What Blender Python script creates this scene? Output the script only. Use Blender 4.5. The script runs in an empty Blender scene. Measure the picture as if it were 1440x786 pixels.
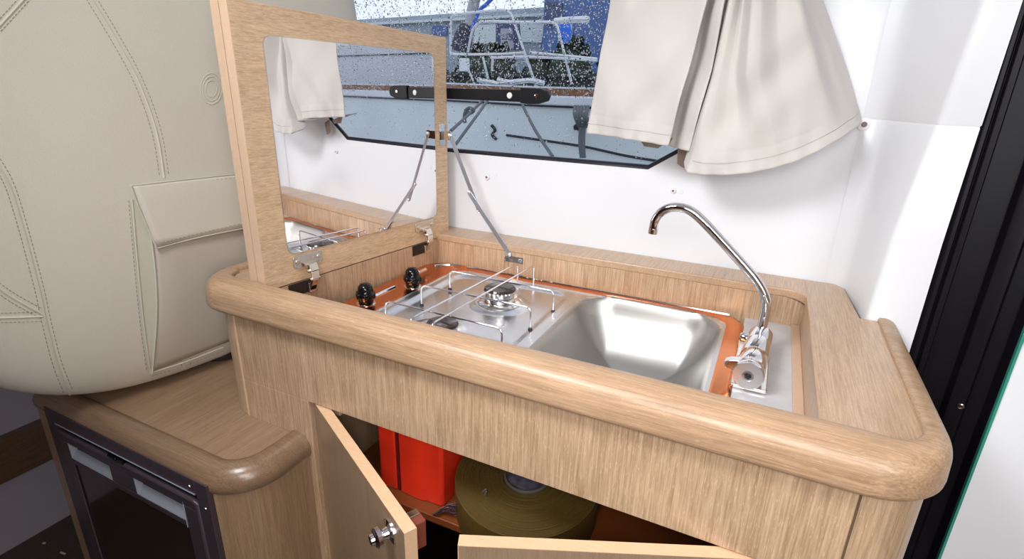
import bpy, bmesh, math, random
from mathutils import Vector, Matrix
random.seed(7)
S = bpy.context.scene; COL = S.collection; PI = math.pi

# ------------------------------------------------------------------ camera
CAM = Vector((0, 0, 1.32)); YAW, PIT, ROL, F = -.44743, .33902, .02642, 747.5
def cam_axes():
    cy, sy, cp, sp, cr, sr = math.cos(YAW), math.sin(YAW), math.cos(PIT), math.sin(PIT), math.cos(ROL), math.sin(ROL)
    f = Vector((sy*cp, cy*cp, -sp)); r = Vector((cy, -sy, 0)); u = r.cross(f)
    return cr*r + sr*u, -sr*r + cr*u, f
RI, UP, FW = cam_axes()
cd = bpy.data.cameras.new('camera'); cam = bpy.data.objects.new('camera', cd); COL.objects.link(cam)
cd.sensor_width = 36; cd.lens = 36*F/1440; cd.clip_start = .02; cd.clip_end = 500
cam.matrix_world = Matrix(((RI.x, UP.x, -FW.x, CAM.x), (RI.y, UP.y, -FW.y, CAM.y), (RI.z, UP.z, -FW.z, CAM.z), (0, 0, 0, 1)))
S.camera = cam

# ------------------------------------------------------------------ light and exposure
S.view_settings.view_transform = 'Standard'; S.view_settings.look = 'None'
S.view_settings.gamma = 1; S.view_settings.exposure = 0.1; S.view_settings.use_curve_mapping = False
w = bpy.data.worlds.new('overcast_sky'); S.world = w; w.use_nodes = True
nt = w.node_tree; bg = nt.nodes['Background']
tc = nt.nodes.new('ShaderNodeTexCoord'); nz = nt.nodes.new('ShaderNodeTexNoise'); nz.inputs['Scale'].default_value = 2.2
cr_ = nt.nodes.new('ShaderNodeValToRGB'); cr_.color_ramp.elements[0].color = (.50, .55, .66, 1); cr_.color_ramp.elements[1].color = (.66, .71, .82, 1)
nt.links.new(tc.outputs['Generated'], nz.inputs['Vector']); nt.links.new(nz.outputs['Fac'], cr_.inputs['Fac'])
nt.links.new(cr_.outputs['Color'], bg.inputs['Color']); bg.inputs['Strength'].default_value = 1.5
def area(name, loc, target, sx, sy, power, col=(1, 1, 1)):
    l = bpy.data.lights.new(name, 'AREA'); l.shape = 'RECTANGLE'; l.size = sx; l.size_y = sy; l.energy = power; l.color = col
    o = bpy.data.objects.new(name, l); COL.objects.link(o); o.location = loc
    o.rotation_euler = (Vector(target)-Vector(loc)).to_track_quat('-Z', 'Y').to_euler(); return o
area('added_key_light', (-.62, .10, 1.97), (.0, .95, .95), .45, .45, 15, (.97, .98, 1)).data.spread = math.radians(140)  # added unseen key lamp, high left under the closed ceiling
area('added_side_light', (1.05, -.75, 1.45), (.1, 1.0, 1.0), .7, .9, 15, (.97, .98, 1))  # added unseen lamp at front right, brightens faces turned to the camera
area('added_camera_fill', (.05, -.30, 1.52), (-.1, .9, .6), .5, .35, 3.6, (1, .985, .97)).data.spread = math.radians(110)  # added fill lamp by the camera, brightens the open cabinet

# ------------------------------------------------------------------ helpers
def at(px, py, X=None, Y=None, Z=None):
    d = RI*((px-720)/F) - UP*((py-393)/F) + FW
    t = X/d.x if X is not None else Y/d.y if Y is not None else (Z-CAM.z)/d.z
    return CAM + d*t
ORG = {}
def thing(name, label, cat, loc=(0, 0, 0), group=None):
    o = bpy.data.objects.new(name, None); COL.objects.link(o); o.location = loc; o.empty_display_size = .02
    ORG[o.name] = Vector(loc); return tag(o, label, cat, group)
def tag(o, label=None, cat=None, group=None, kind=None):
    if label: o['label'] = label
    if cat: o['category'] = cat
    if group: o['group'] = group
    if kind: o['kind'] = kind
    return o
class MB:
    def __init__(s): s.v = []; s.f = []
    def add(s, vs, fs):
        n = len(s.v); s.v += [Vector(v) for v in vs]; s.f += [tuple(i+n for i in f) for f in fs]; return s
    def box(s, lo, hi):
        x0, y0, z0 = lo; x1, y1, z1 = hi
        return s.add([(x0,y0,z0),(x1,y0,z0),(x1,y1,z0),(x0,y1,z0),(x0,y0,z1),(x1,y0,z1),(x1,y1,z1),(x0,y1,z1)],
                     [(0,3,2,1),(4,5,6,7),(0,1,5,4),(1,2,6,5),(2,3,7,6),(3,0,4,7)])
    def obox(s, o, a, b, c):   # corner + three edge vectors
        o, a, b, c = map(Vector, (o, a, b, c))
        return s.add([o, o+a, o+a+b, o+b, o+c, o+a+c, o+a+b+c, o+b+c],
                     [(0,3,2,1),(4,5,6,7),(0,1,5,4),(1,2,6,5),(2,3,7,6),(3,0,4,7)])
    def prism(s, pts, z0, z1):
        n = len(pts)
        return s.add([(x, y, z0) for x, y in pts]+[(x, y, z1) for x, y in pts],
                     [tuple(range(n-1, -1, -1)), tuple(range(n, 2*n))]+[(i, (i+1) % n, n+(i+1) % n, n+i) for i in range(n)])
    def prism3(s, pts, off):
        n = len(pts); pts = [Vector(p) for p in pts]; off = Vector(off)
        return s.add(pts+[p+off for p in pts], [tuple(range(n-1, -1, -1)), tuple(range(n, 2*n))]+[(i, (i+1) % n, n+(i+1) % n, n+i) for i in range(n)])
    def tube(s, pts, r, seg=10, closed=False, cap=True, flat=1.0):
        pts = [Vector(p) for p in pts]; n = len(pts); rs = r if isinstance(r, (list, tuple)) else [r]*n
        vs = []; u = None
        for i, p in enumerate(pts):
            if closed: t = pts[(i+1) % n]-pts[i-1]
            else: t = pts[min(i+1, n-1)]-pts[max(i-1, 0)]
            t.normalize()
            if u is None: u = t.orthogonal().normalized()
            u = (u-t*u.dot(t)).normalized(); b = t.cross(u)
            vs += [p+(u*math.cos(a)+b*math.sin(a)*flat)*rs[i] for a in [2*PI*k/seg for k in range(seg)]]
        fs = [(i*seg+k, i*seg+(k+1) % seg, ((i+1) % n)*seg+(k+1) % seg, ((i+1) % n)*seg+k) for i in range(n if closed else n-1) for k in range(seg)]
        if cap and not closed: fs += [tuple(range(seg-1, -1, -1)), tuple(range((n-1)*seg, n*seg))]
        return s.add(vs, fs)
    def lathe(s, prof, c, ax=(0, 0, 1), seg=32, wob=None):   # prof = [(r, h)]
        ax = Vector(ax).normalized(); u = ax.orthogonal().normalized(); b = ax.cross(u); c = Vector(c); vs = []
        for r, h in prof:
            for k in range(seg):
                a = 2*PI*k/seg; rr = r*(wob(a) if wob else 1)
                vs.append(c+ax*h+(u*math.cos(a)+b*math.sin(a))*rr)
        n = len(prof)
        return s.add(vs, [(i*seg+k, i*seg+(k+1) % seg, (i+1)*seg+(k+1) % seg, (i+1)*seg+k) for i in range(n-1) for k in range(seg)]
                     + [tuple(range(seg-1, -1, -1)), tuple(range((n-1)*seg, n*seg))])
    def grid(s, fn, nu, nv, flip=False):
        vs = [fn(i/nu, j/nv) for j in range(nv+1) for i in range(nu+1)]
        fs = []
        for j in range(nv):
            for i in range(nu):
                a = j*(nu+1)+i; q = (a, a+1, a+nu+2, a+nu+1); fs.append(q[::-1] if flip else q)
        return s.add(vs, fs)
    def obj(s, name, mat, parent=None, smooth=False, bevel=0, seg=2, solid=0, sub=0, recalc=True, off=0):
        org = ORG.get(parent.name, Vector()) if parent else Vector()
        me = bpy.data.meshes.new(name); me.from_pydata([tuple(v-org) for v in s.v], [], s.f); me.materials.append(mat)
        if recalc:
            bm = bmesh.new(); bm.from_mesh(me); bmesh.ops.recalc_face_normals(bm, faces=bm.faces); bm.to_mesh(me); bm.free()
        if smooth: me.polygons.foreach_set('use_smooth', [True]*len(me.polygons))
        o = bpy.data.objects.new(name, me); COL.objects.link(o)
        if parent: o.parent = parent; ORG[o.name] = org
        if solid:
            m = o.modifiers.new('solid', 'SOLIDIFY'); m.thickness = solid; m.offset = off
        if bevel:
            m = o.modifiers.new('bevel', 'BEVEL'); m.width = bevel; m.segments = seg; m.limit_method = 'ANGLE'; m.angle_limit = .6
            me.polygons.foreach_set('use_smooth', [True]*len(me.polygons))
            m.harden_normals = True
        elif smooth:
            try:
                bm = bmesh.new(); bm.from_mesh(me)
                for e in bm.edges:
                    if len(e.link_faces) == 2 and e.calc_face_angle(0) > .75: e.smooth = False
                bm.to_mesh(me); bm.free()
            except Exception: pass
        if sub:
            m = o.modifiers.new('sub', 'SUBSURF'); m.levels = sub; m.render_levels = sub
        return o
def copy_tree(o, off, parent=None, label=None):
    c = o.copy(); COL.objects.link(c)
    if parent is not None: c.parent = parent
    if parent is None or parent is o.parent: c.location = Vector(o.location)+Vector(off)
    if label: c['label'] = label
    for ch in list(o.children):
        d = ch.copy(); COL.objects.link(d); d.parent = c
        for g in ch.children:
            e = g.copy(); COL.objects.link(e); e.parent = d
    return c
def arc(cx, cy, r, a0, a1, n=10):
    return [(cx+r*math.cos(math.radians(a0+(a1-a0)*i/n)), cy+r*math.sin(math.radians(a0+(a1-a0)*i/n))) for i in range(n+1)]
def rrect(x0, y0, x1, y1, r, n=6):
    return arc(x1-r, y1-r, r, 0, 90, n)+arc(x0+r, y1-r, r, 90, 180, n)+arc(x0+r, y0+r, r, 180, 270, n)+arc(x1-r, y0+r, r, 270, 360, n)
def smooth_path(pts, n=6):
    pts = [Vector(p) for p in pts]; out = []
    for i in range(len(pts)-1):
        p0 = pts[max(i-1, 0)]; p1 = pts[i]; p2 = pts[i+1]; p3 = pts[min(i+2, len(pts)-1)]
        for k in range(n):
            t = k/n; out.append(.5*((2*p1)+(p2-p0)*t+(2*p0-5*p1+4*p2-p3)*t*t+(3*p1-p0-3*p2+p3)*t**3))
    return out+[pts[-1]]
def sstep(a, b, x):
    t = max(0, min(1, (x-a)/(b-a))); return t*t*(3-2*t)

# ------------------------------------------------------------------ materials
def base(name):
    m = bpy.data.materials.new(name); m.use_nodes = True; return m, m.node_tree, m.node_tree.nodes['Principled BSDF']
def plain(name, col, rough=.5, metal=0, bump=0, scale=80, coat=0, spec=.5, var=0, aniso=None):
    m, nt, p = base(name); L = nt.links.new
    p.inputs['Base Color'].default_value = (*col, 1); p.inputs['Roughness'].default_value = rough
    p.inputs['Metallic'].default_value = metal; p.inputs['Coat Weight'].default_value = coat; p.inputs['Specular IOR Level'].default_value = spec
    if bump or var:
        t = nt.nodes.new('ShaderNodeTexCoord'); mp = nt.nodes.new('ShaderNodeMapping'); n = nt.nodes.new('ShaderNodeTexNoise')
        mp.inputs['Scale'].default_value = aniso or (1, 1, 1); n.inputs['Scale'].default_value = scale; n.inputs['Detail'].default_value = 5
        L(t.outputs['Object'], mp.inputs['Vector']); L(mp.outputs['Vector'], n.inputs['Vector'])
        if bump:
            b = nt.nodes.new('ShaderNodeBump'); b.inputs['Strength'].default_value = bump; b.inputs['Distance'].default_value = .002
            L(n.outputs['Fac'], b.inputs['Height']); L(b.outputs['Normal'], p.inputs['Normal'])
        if var:
            r = nt.nodes.new('ShaderNodeValToRGB'); r.color_ramp.elements[0].position = .35; r.color_ramp.elements[1].position = .65
            r.color_ramp.elements[0].color = (*[c*(1-var) for c in col], 1); r.color_ramp.elements[1].color = (*[min(1, c*(1+var)) for c in col], 1)
            L(n.outputs['Fac'], r.inputs['Fac']); L(r.outputs['Color'], p.inputs['Base Color'])
    return m
def wood(name, axis, lo, hi, rough=.33, coat=.25, contrast=1.0):
    """veneer: fine streaks running along axis"""
    m, nt, p = base(name); L = nt.links.new
    t = nt.nodes.new('ShaderNodeTexCoord')
    def layer(across, along, det, seed):
        mp = nt.nodes.new('ShaderNodeMapping'); s = [across]*3; s[axis] = along
        mp.inputs['Scale'].default_value = s; mp.inputs['Location'].default_value = (seed, seed*1.7, seed*.3)
        n = nt.nodes.new('ShaderNodeTexNoise'); n.inputs['Scale'].default_value = 1; n.inputs['Detail'].default_value = det; n.inputs['Roughness'].default_value = .6
        L(t.outputs['Object'], mp.inputs['Vector']); L(mp.outputs['Vector'], n.inputs['Vector']); return n
    a = layer(420, 14, 3, 1); b = layer(60, 2.2, 4, 5); c = layer(900, 90, 2, 9)
    mx = nt.nodes.new('ShaderNodeMix'); mx.data_type = 'FLOAT'; mx.inputs[0].default_value = .30
    L(a.outputs['Fac'], mx.inputs[2]); L(b.outputs['Fac'], mx.inputs[3])
    r = nt.nodes.new('ShaderNodeValToRGB'); r.color_ramp.elements[0].position = .5-.14/contrast; r.color_ramp.elements[1].position = .5+.16/contrast
    r.color_ramp.elements[0].color = (*lo, 1); r.color_ramp.elements[1].color = (*hi, 1)
    L(mx.outputs[0], r.inputs['Fac'])
    # pale open pores
    r2 = nt.nodes.new('ShaderNodeValToRGB'); r2.color_ramp.elements[0].position = .60; r2.color_ramp.elements[1].position = .70
    r2.color_ramp.elements[0].color = (0, 0, 0, 1); r2.color_ramp.elements[1].color = (.5, .5, .5, 1)
    L(c.outputs['Fac'], r2.inputs['Fac'])
    m2 = nt.nodes.new('ShaderNodeMix'); m2.data_type = 'RGBA'; m2.inputs[7].default_value = (*[min(1, x*1.35) for x in hi], 1)
    L(r2.outputs['Color'], m2.inputs[0]); L(r.outputs['Color'], m2.inputs[6]); L(m2.outputs[2], p.inputs['Base Color'])
    bp = nt.nodes.new('ShaderNodeBump'); bp.inputs['Strength'].default_value = .12; bp.inputs['Distance'].default_value = .0006
    L(a.outputs['Fac'], bp.inputs['Height']); L(bp.outputs['Normal'], p.inputs['Normal'])
    p.inputs['Roughness'].default_value = rough; p.inputs['Coat Weight'].default_value = coat; p.inputs['Coat Roughness'].default_value = .22
    return m
WL, WH = (.34, .215, .125), (.61, .425, .275)
wz = wood('oak_veneer_vertical', 2, WL, WH); wx = wood('oak_solid_lengthwise', 0, (.31, .19, .11), (.52, .34, .205), rough=.42, coat=.12)
wy = wood('oak_veneer_depthwise', 1, (.37, .235, .14), (.58, .40, .255)); wlid = wood('oak_lid_veneer', 1, (.46, .30, .175), (.70, .49, .31))
wedge = wood('oak_edge_banding', 2, (.62, .42, .28), (.72, .50, .35), contrast=.6)
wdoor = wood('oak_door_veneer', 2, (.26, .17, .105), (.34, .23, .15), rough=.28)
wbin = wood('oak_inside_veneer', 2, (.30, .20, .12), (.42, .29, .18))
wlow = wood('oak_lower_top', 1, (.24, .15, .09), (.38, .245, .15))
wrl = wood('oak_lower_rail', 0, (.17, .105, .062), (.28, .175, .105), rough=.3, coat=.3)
white = plain('white_gelcoat', (.76, .77, .80), .42, coat=.1); whitep = plain('white_door_panel', (.9, .92, .95), .3)
lilac = plain('lilac_fabric_liner', (.36, .32, .36), .8, bump=.2, scale=400)
blk = plain('black_satin_frame', (.004, .003, .006), .42, spec=.25); blkp = plain('black_gloss_plastic', (.004, .004, .005), .12, spec=.35)
blkl = plain('black_satin_plastic', (.008, .008, .010), .4, spec=.25)
rub = plain('black_rubber_seal', (.008, .009, .016), .35)
steel = plain('brushed_steel', (.66, .66, .67), .26, 1, bump=.04, scale=300, aniso=(.05, 1, 1))
steel2 = plain('polished_steel', (.78, .77, .76), .12, 1); chrome = plain('chrome', (.80, .80, .83), .04, 1)
nickel = plain('nickel_hinge_metal', (.72, .66, .58), .22, 1)
reflex_orange = plain('steel_painted_wood_reflection', (.78, .27, .10), .2, 1, bump=.03, scale=200, aniso=(.1, 1, 1))  # orange wood reflection put into the steel flange's base colour
grey = plain('pale_grey_laminate', (.55, .545, .56), .3, var=.05, scale=30)
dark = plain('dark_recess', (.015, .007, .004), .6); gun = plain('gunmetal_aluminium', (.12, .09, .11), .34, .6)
fpan = plain('dark_brown_fridge_panel', (.02, .009, .006), .16, coat=.4, spec=.6); silver = plain('silver_handle_recess', (.36, .38, .44), .4, .25)
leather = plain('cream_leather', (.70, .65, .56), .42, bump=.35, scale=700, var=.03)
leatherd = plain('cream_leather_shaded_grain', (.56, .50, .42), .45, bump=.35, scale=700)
thread = plain('taupe_thread', (.36, .30, .23), .7); ivory = plain('ivory_piping', (.64, .61, .50), .45)
red = plain('red_plastic', (.92, .040, .014), .28, coat=.3); olive = plain('olive_webbing', (.115, .072, .016), .45, bump=.3, scale=900)
ochre = plain('brown_tray_plastic', (.23, .06, .015), .4); core = plain('grey_violet_print', (.11, .10, .13), .4, var=.4, scale=60)
brown = plain('brown_latch_plastic', (.20, .05, .03), .35)
floorm = wood('dark_cabin_sole', 0, (.045, .030, .018), (.07, .048, .030), rough=.4)
mir, nt, p = base('mirror_glass'); p.inputs['Base Color'].default_value = (.88, .87, .88, 1); p.inputs['Metallic'].default_value = 1; p.inputs['Roughness'].default_value = .0
gedge = plain('green_glass_edge', (.05, .30, .22), .1)
cap_w = plain('white_screw_cap', (.85, .82, .82), .3); cap_d = plain('dark_screw_head', (.16, .12, .13), .4)
def cloth_mat():
    m, nt, p = base('linen_curtain'); L = nt.links.new
    t = nt.nodes.new('ShaderNodeTexCoord'); w1 = nt.nodes.new('ShaderNodeTexWave'); w1.bands_direction = 'X'; w1.inputs['Scale'].default_value = 260; w1.inputs['Distortion'].default_value = 1.5
    w2 = nt.nodes.new('ShaderNodeTexWave'); w2.bands_direction = 'Z'; w2.inputs['Scale'].default_value = 260; w2.inputs['Distortion'].default_value = 1.5
    a = nt.nodes.new('ShaderNodeMath'); a.operation = 'ADD'
    for q in (w1, w2): L(t.outputs['Object'], q.inputs['Vector'])
    L(w1.outputs['Fac'], a.inputs[0]); L(w2.outputs['Fac'], a.inputs[1])
    b = nt.nodes.new('ShaderNodeBump'); b.inputs['Strength'].default_value = .15; b.inputs['Distance'].default_value = .001
    L(a.outputs[0], b.inputs['Height']); L(b.outputs['Normal'], p.inputs['Normal'])
    p.inputs['Base Color'].default_value = (.58, .55, .515, 1); p.inputs['Roughness'].default_value = .85; p.inputs['Sheen Weight'].default_value = .2
    return m
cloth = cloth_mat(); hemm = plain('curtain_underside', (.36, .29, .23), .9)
def glass_mat():
    m, nt, p = base('window_glass'); nt.nodes.remove(p); L = nt.links.new; out = nt.nodes['Material Output']
    tr = nt.nodes.new('ShaderNodeBsdfTransparent'); tr.inputs[0].default_value = (.96, .98, .98, 1); gl = nt.nodes.new('ShaderNodeBsdfGlossy'); gl.inputs['Roughness'].default_value = .02
    fr = nt.nodes.new('ShaderNodeFresnel'); fr.inputs[0].default_value = 1.3; mx = nt.nodes.new('ShaderNodeMixShader')
    L(fr.outputs[0], mx.inputs[0]); L(tr.outputs[0], mx.inputs[1]); L(gl.outputs[0], mx.inputs[2]); L(mx.outputs[0], out.inputs['Surface']); return m
glass = glass_mat()
drop, nt, p = base('rain_water'); p.inputs['Transmission Weight'].default_value = 1; p.inputs['IOR'].default_value = 1.33; p.inputs['Roughness'].default_value = 0
bag_m, nt, p = base('clear_crinkled_plastic'); p.inputs['Base Color'].default_value = (.5, .36, .42, 1); p.inputs['Roughness'].default_value = .12; p.inputs['Transmission Weight'].default_value = .45

# ------------------------------------------------------------------ the setting
def struct(name, mb, mat, label=None, parent=None, **k):
    o = mb.obj(name, mat, parent, **k)
    if parent is None: tag(o, label, kind='structure')
    return o
struct('floor', MB().box((-2.6, -1.6, -.05), (1.6, 1.4, 0)), floorm, 'dark brown cabin floor beside the fridge cabinet')
struct('ceiling', MB().box((-2.6, -1.6, 2.02), (1.6, 1.4, 2.07)), white, 'white cabin ceiling')
struct('wall_front', MB().box((-2.6, -1.65, 0), (1.6, -1.6, 2.02)), plain('cabin_wall_behind', (.20, .07, .03), .5), 'cabin wall behind the viewer')
struct('wall_left', MB().box((-1.90, -1.6, 0), (-1.85, 1.28, .98)).box((-2.65, -1.6, 0), (-2.6, 1.4, 2.02)), lilac, 'lilac grey lined cabin side below the seat')
struct('wall_right', MB().box((1.6, -1.6, 0), (1.65, 1.4, 2.02)), plain('cabin_wall_side', (.35, .22, .15), .5), 'wooden cabin wall right of the door')
struct('trim_1', MB().box((-1.85, -1.6, .235), (-1.815, 1.25, .363)), wood('walnut_ledge', 1, (.10, .055, .03), (.16, .09, .05)), 'brown wooden ledge along the lilac cabin side', bevel=.003)
# back wall with window hole
inn = [(-1.35, 1.165), (-.268, 1.160), (-.10, 1.27), (-.10, 1.62), (-1.35, 1.62)]
out = [(-2.6, 0), (.155, 0), (.155, 1.27), (.155, 2.02), (-2.6, 2.02)]
YW = 1.285; mb = MB(); n = 5
vs = [(x, YW, z) for x, z in inn]+[(x, YW, z) for x, z in out]+[(x, YW+.03, z) for x, z in inn]+[(x, YW+.03, z) for x, z in out]
fs = []
for i in range(n):
    j = (i+1) % n; fs += [(i, j, n+j, n+i), (2*n+i, 3*n+i, 3*n+j, 2*n+j), (i, 2*n+i, 2*n+j, j), (n+i, n+j, 3*n+j, 3*n+i)]
mb.add(vs, fs); wall = struct('wall_back', mb, white, 'white moulded cabin side below the window', bevel=.004)
# window: seal + pane + drops
win = tag(MB().tube([(x, YW+.004, z) for x, z in inn], .0065, 8, closed=True).obj('window_1', rub, smooth=True), 'rain spotted cabin window with black rubber seal above the hob', kind='structure')
MB().add([(x, YW+.014, z) for x, z in inn], [(0, 1, 2, 3, 4)]).obj('glass_pane', glass, win)
mb = MB()
for k in range(15000):
    x = random.uniform(-1.2, -.13); z = random.uniform(1.17, 1.6)
    if z < 1.17+.05*0 or (x > -.25 and z < 1.2) or (z < 1.31 and random.random() < .86): continue
    r = random.choice((.0008, .0010, .0012, .0015, .0021)); el = random.uniform(1, 1.3); y = YW+.0142
    prof = [(1, 0), (.8, .45), (.35, .75)]; vs = []; sg = 6
    for pr, ph in prof: vs += [(x+r*pr*math.cos(2*PI*q/sg), y+r*ph, z+r*el*pr*math.sin(2*PI*q/sg)) for q in range(sg)]
    vs.append((x, y+r*.85, z))
    fs = [(i*sg+q, i*sg+(q+1) % sg, (i+1)*sg+(q+1) % sg, (i+1)*sg+q) for i in range(2) for q in range(sg)]+[(2*sg+q, 2*sg+(q+1) % sg, 3*sg) for q in range(sg)]+[tuple(range(sg-1, -1, -1))]
    mb.add(vs, fs)
tag(mb.obj('raindrops', drop, win, smooth=True), kind='stuff')
# right side liner: leaning pillar with blended corner and a crease
mb = MB(); lev = [(.60, .1865, .272, 0), (1.10, .204, .272, 0), (1.2845, .222, .275, 0), (1.287, .2225, .2755, .0012), (1.2895, .223, .276, 0), (1.46, .235, .279, 0), (2.02, .27, .285, 0)]
def lx(i, j):
    z, xe, xb, d = lev[j]; pts = [(.140, YW-.001), (.160, YW-.004), (.172, YW-.014), (.178, YW-.03), (.181, 1.22), (.184+(xe-.186)*.6, 1.15), (xe-.004, 1.096), (xe-.001, 1.089), (xe+.004, 1.086), (xe+.01, 1.085), (xb, 1.085), (xb, 1.13)]
    x, y = pts[i]; return Vector((x-(d if i > 9 else d*-1), y+d, z))
mb.grid(lambda u, v: lx(round(u*11), round(v*6)), 11, 6)
struct('wall_right_liner', mb, white, 'white moulded corner pillar between window wall and black jamb', smooth=True)
# black jamb
mb = MB(); prof = [(.272, 1.10), (.280, 1.088), (.286, 1.088), (.289, 1.094), (.292, 1.088), (.300, 1.086), (.304, 1.100), (.345, 1.104), (.350, 1.090), (.356, 1.086), (.372, 1.086), (.378, 1.098), (.400, 1.098), (.4075, 1.082), (.410, 1.14), (.272, 1.14)]
mb.prism(prof, 0, 2.02)
j = struct('trim_2', mb, blk, 'tall black ridged door jamb right of the counter', bevel=.0012)
MB().lathe([(.0055, 0), (.005, .002), (.002, .003)], at(1351, 571, Y=1.0862), (0, -1, 0), 16).obj('screw', steel2, j, smooth=True)
d = struct('door_1', MB().box((.4125, 1.078, 0), (1.15, 1.10, 2.0)), whitep, 'white door panel at the far right beyond the black jamb', bevel=.001)
MB().box((.4085, 1.076, 0), (.4125, 1.10, 2.0)).obj('glass_edge', gedge, d)
MB().box((.414, 1.066, .955), (.44, 1.078, 1.0)).obj('wooden_catch', wedge, d, bevel=.002)

# ------------------------------------------------------------------ galley cabinet
G = thing('galley_cabinet', 'light oak galley cabinet with rounded rim holding hob and sink', 'cabinet', (-.37, .95, 0))
def rail(path, ws, prof, zt=0):
    n = len(path); P = [Vector((*p, 0)) for p in path]; vs = []; m = len(prof)
    for i in range(n):
        t = (P[min(i+1, n-1)]-P[max(i-1, 0)]).normalized(); nin = Vector((-t.y, t.x, 0))
        vs += [P[i]+nin*(o*ws[i])+Vector((0, 0, z)) for o, z in prof]
    fs = [(i*m+k, i*m+(k+1) % m, (i+1)*m+(k+1) % m, (i+1)*m+k) for i in range(n-1) for k in range(m)]
    fs += [tuple(range(m-1, -1, -1)), tuple(range((n-1)*m, n*m))]
    return MB().add(vs, fs)
path = [(-1.035, 1.27), (-1.035, 1.0), (-1.035, .80)]+arc(-.935, .715, .10, 180, 270, 14)+[(-.6, .615), (-.2, .615), (.1, .615)]+arc(.147, .715, .10, 270, 360, 14)+[(.247, .80), (.247, 1.0), (.247, 1.09)]
ws = []
for x, y in path: ws.append(.86 if x < -.93 and y > .7 else 1 - (0 if x < .147 else .40*sstep(.0, .10, x-.147)))
prof = [(.056, .935), (.056, .950), (.0545, .9525), (.051, .954), (.040, .9545), (.028, .953), (.018, .950), (.010, .945), (.005, .938), (.002, .930), (.001, .918), (0, .905), (.001, .900), (.004, .897), (.008, .896), (.056, .896)]
rail(path, ws, prof).obj('edge_rail', wx, G, smooth=True)
# counter top (rear ledge + right panel, one L) with rounded recess corner
top = [(-.83, YW-.001), (-.83, 1.19)]+[(.055, 1.19)]+arc(.062, 1.15, .04, 90, 0, 8)+[(.102, .668), (.225, .668), (.225, 1.086), (.1865, 1.086), (.176, YW-.03), (.160, YW-.003)]
MB().prism(top, .928, .947).obj('counter_top', wy, G, bevel=.004, seg=3)
MB().prism([(-1.0, .66), (-.915, .66), (-.85, YW-.001), (-1.0, YW-.001)], .925, .945).obj('counter_top_side', wy, G, bevel=.002)
MB().tube([(.2225, 1.085, .9468), (.2225, .9, .9468), (.2215, .74, .9468)], .0012, 6).obj('panel_groove', plain('dark_groove', (.12, .07, .04), .6), G)
# recess walls
MB().box((-.83, 1.192, .845), (.105, 1.204, .931)).obj('recess_back', wz, G)
MB().box((.1035, .66, .845), (.115, 1.2, .931)).obj('recess_side', wz, G)
MB().box((-.88, .660, .845), (.105, .672, .94)).obj('recess_front', wz, G)
LA, LB = Vector((-.862, .675, 0)), Vector((-.797, 1.24, 0)); LD = (LB-LA).normalized(); LN = Vector((LD.y, -LD.x, 0))   # lid face direction and normal
lw = LA+LD*0
MB().obox(lw-LD*.01+Vector((0, 0, .845))-LN*.014, LD*.53, LN*.013, (0, 0, .0885)).obj('recess_hinge_wall', wz, G)
MB().box((-.003, .668, .855), (.104, 1.195, .866)).obj('recess_floor', grey, G)
MB().box((.0875, .67, .866), (.1035, 1.192, .8705)).obj('reflection_strip', wedge, G, bevel=.001)  # pale strip added in place of a reflection on the recess floor
# fascia and corner posts
MB().box((-.92, .637, .742), (.155, .655, .90)).obj('fascia', wz, G, bevel=.0008)
MB().box((-.92, .637, .0), (-.738, .655, .7415)).obj('stile', wz, G, bevel=.0008)
MB().box((.082, .637, .0), (.155, .655, .7415)).obj('stile', wz, G, bevel=.0008)
def post(cx, cy, r, a0, a1, nm):
    pts = arc(cx, cy, r, a0, a1, 14)+arc(cx, cy, r-.018, a1, a0, 14); return MB().prism(pts, 0, .899).obj(nm, wz, G, smooth=True)
post(-.922, .727, .0885, 180, 270, 'corner_post'); post(.157, .715, .0765, 270, 360, 'corner_post')
MB().box((-1.0105, .727, 0), (-.993, 1.28, .899)).obj('side_panel', wz, G); MB().box((.216, .715, 0), (.2335, 1.08, .899)).obj('side_panel', wz, G)
MB().box((-.9225, .6355, .0), (-.9195, .640, .896)).obj('seam_strip', wedge, G); MB().box((.1545, .6360, .0), (.1568, .640, .896)).obj('seam_strip', plain('dark_joint', (.12, .07, .04), .6), G)
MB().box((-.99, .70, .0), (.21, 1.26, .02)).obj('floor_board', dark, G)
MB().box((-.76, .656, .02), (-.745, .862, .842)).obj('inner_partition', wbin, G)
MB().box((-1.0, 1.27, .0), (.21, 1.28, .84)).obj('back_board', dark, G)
MB().prism([(-.744, .684), (-.35, .694), (.21, .75), (.21, 1.26), (-.744, 1.26)], .508, .525).obj('shelf', ochre, G, bevel=.002)
MB().box((-.715, .657, .715), (-.68, .70, .7405)).obj('hinge_block', wedge, G, bevel=.001)
# doors
def door(h, e, nm, zt=.7385, th=.019, inner=1):
    h = Vector((*h, 0)); e = Vector((*e, 0)); dr = (e-h).normalized(); nn = Vector((-dr.y, dr.x, 0))*inner; L = (e-h).length
    o = MB().obox(h+Vector((0, 0, .10)), dr*L, nn*th, (0, 0, zt-.10)).obj(nm, wdoor, G)
    t = .0012
    MB().obox(h+Vector((0, 0, zt)), dr*L, nn*th, (0, 0, t)).obox(e+Vector((0, 0, .10)), dr*t, nn*th, (0, 0, zt+t-.10)).obox(h+Vector((0,0,.10))-dr*t, dr*t, nn*th, (0,0,zt+t-.10)).obj('edge_band', wood('door_edge_'+nm, 0, (.66, .42, .25), (.76, .52, .33), contrast=.6), o)
    return o, h, dr, nn, L
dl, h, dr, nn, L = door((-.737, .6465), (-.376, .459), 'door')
kp = at(548, 745, Y=.475); s = (kp-h).dot(dr); kb = h+dr*(L-.050)+Vector((0, 0, .703))
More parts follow.
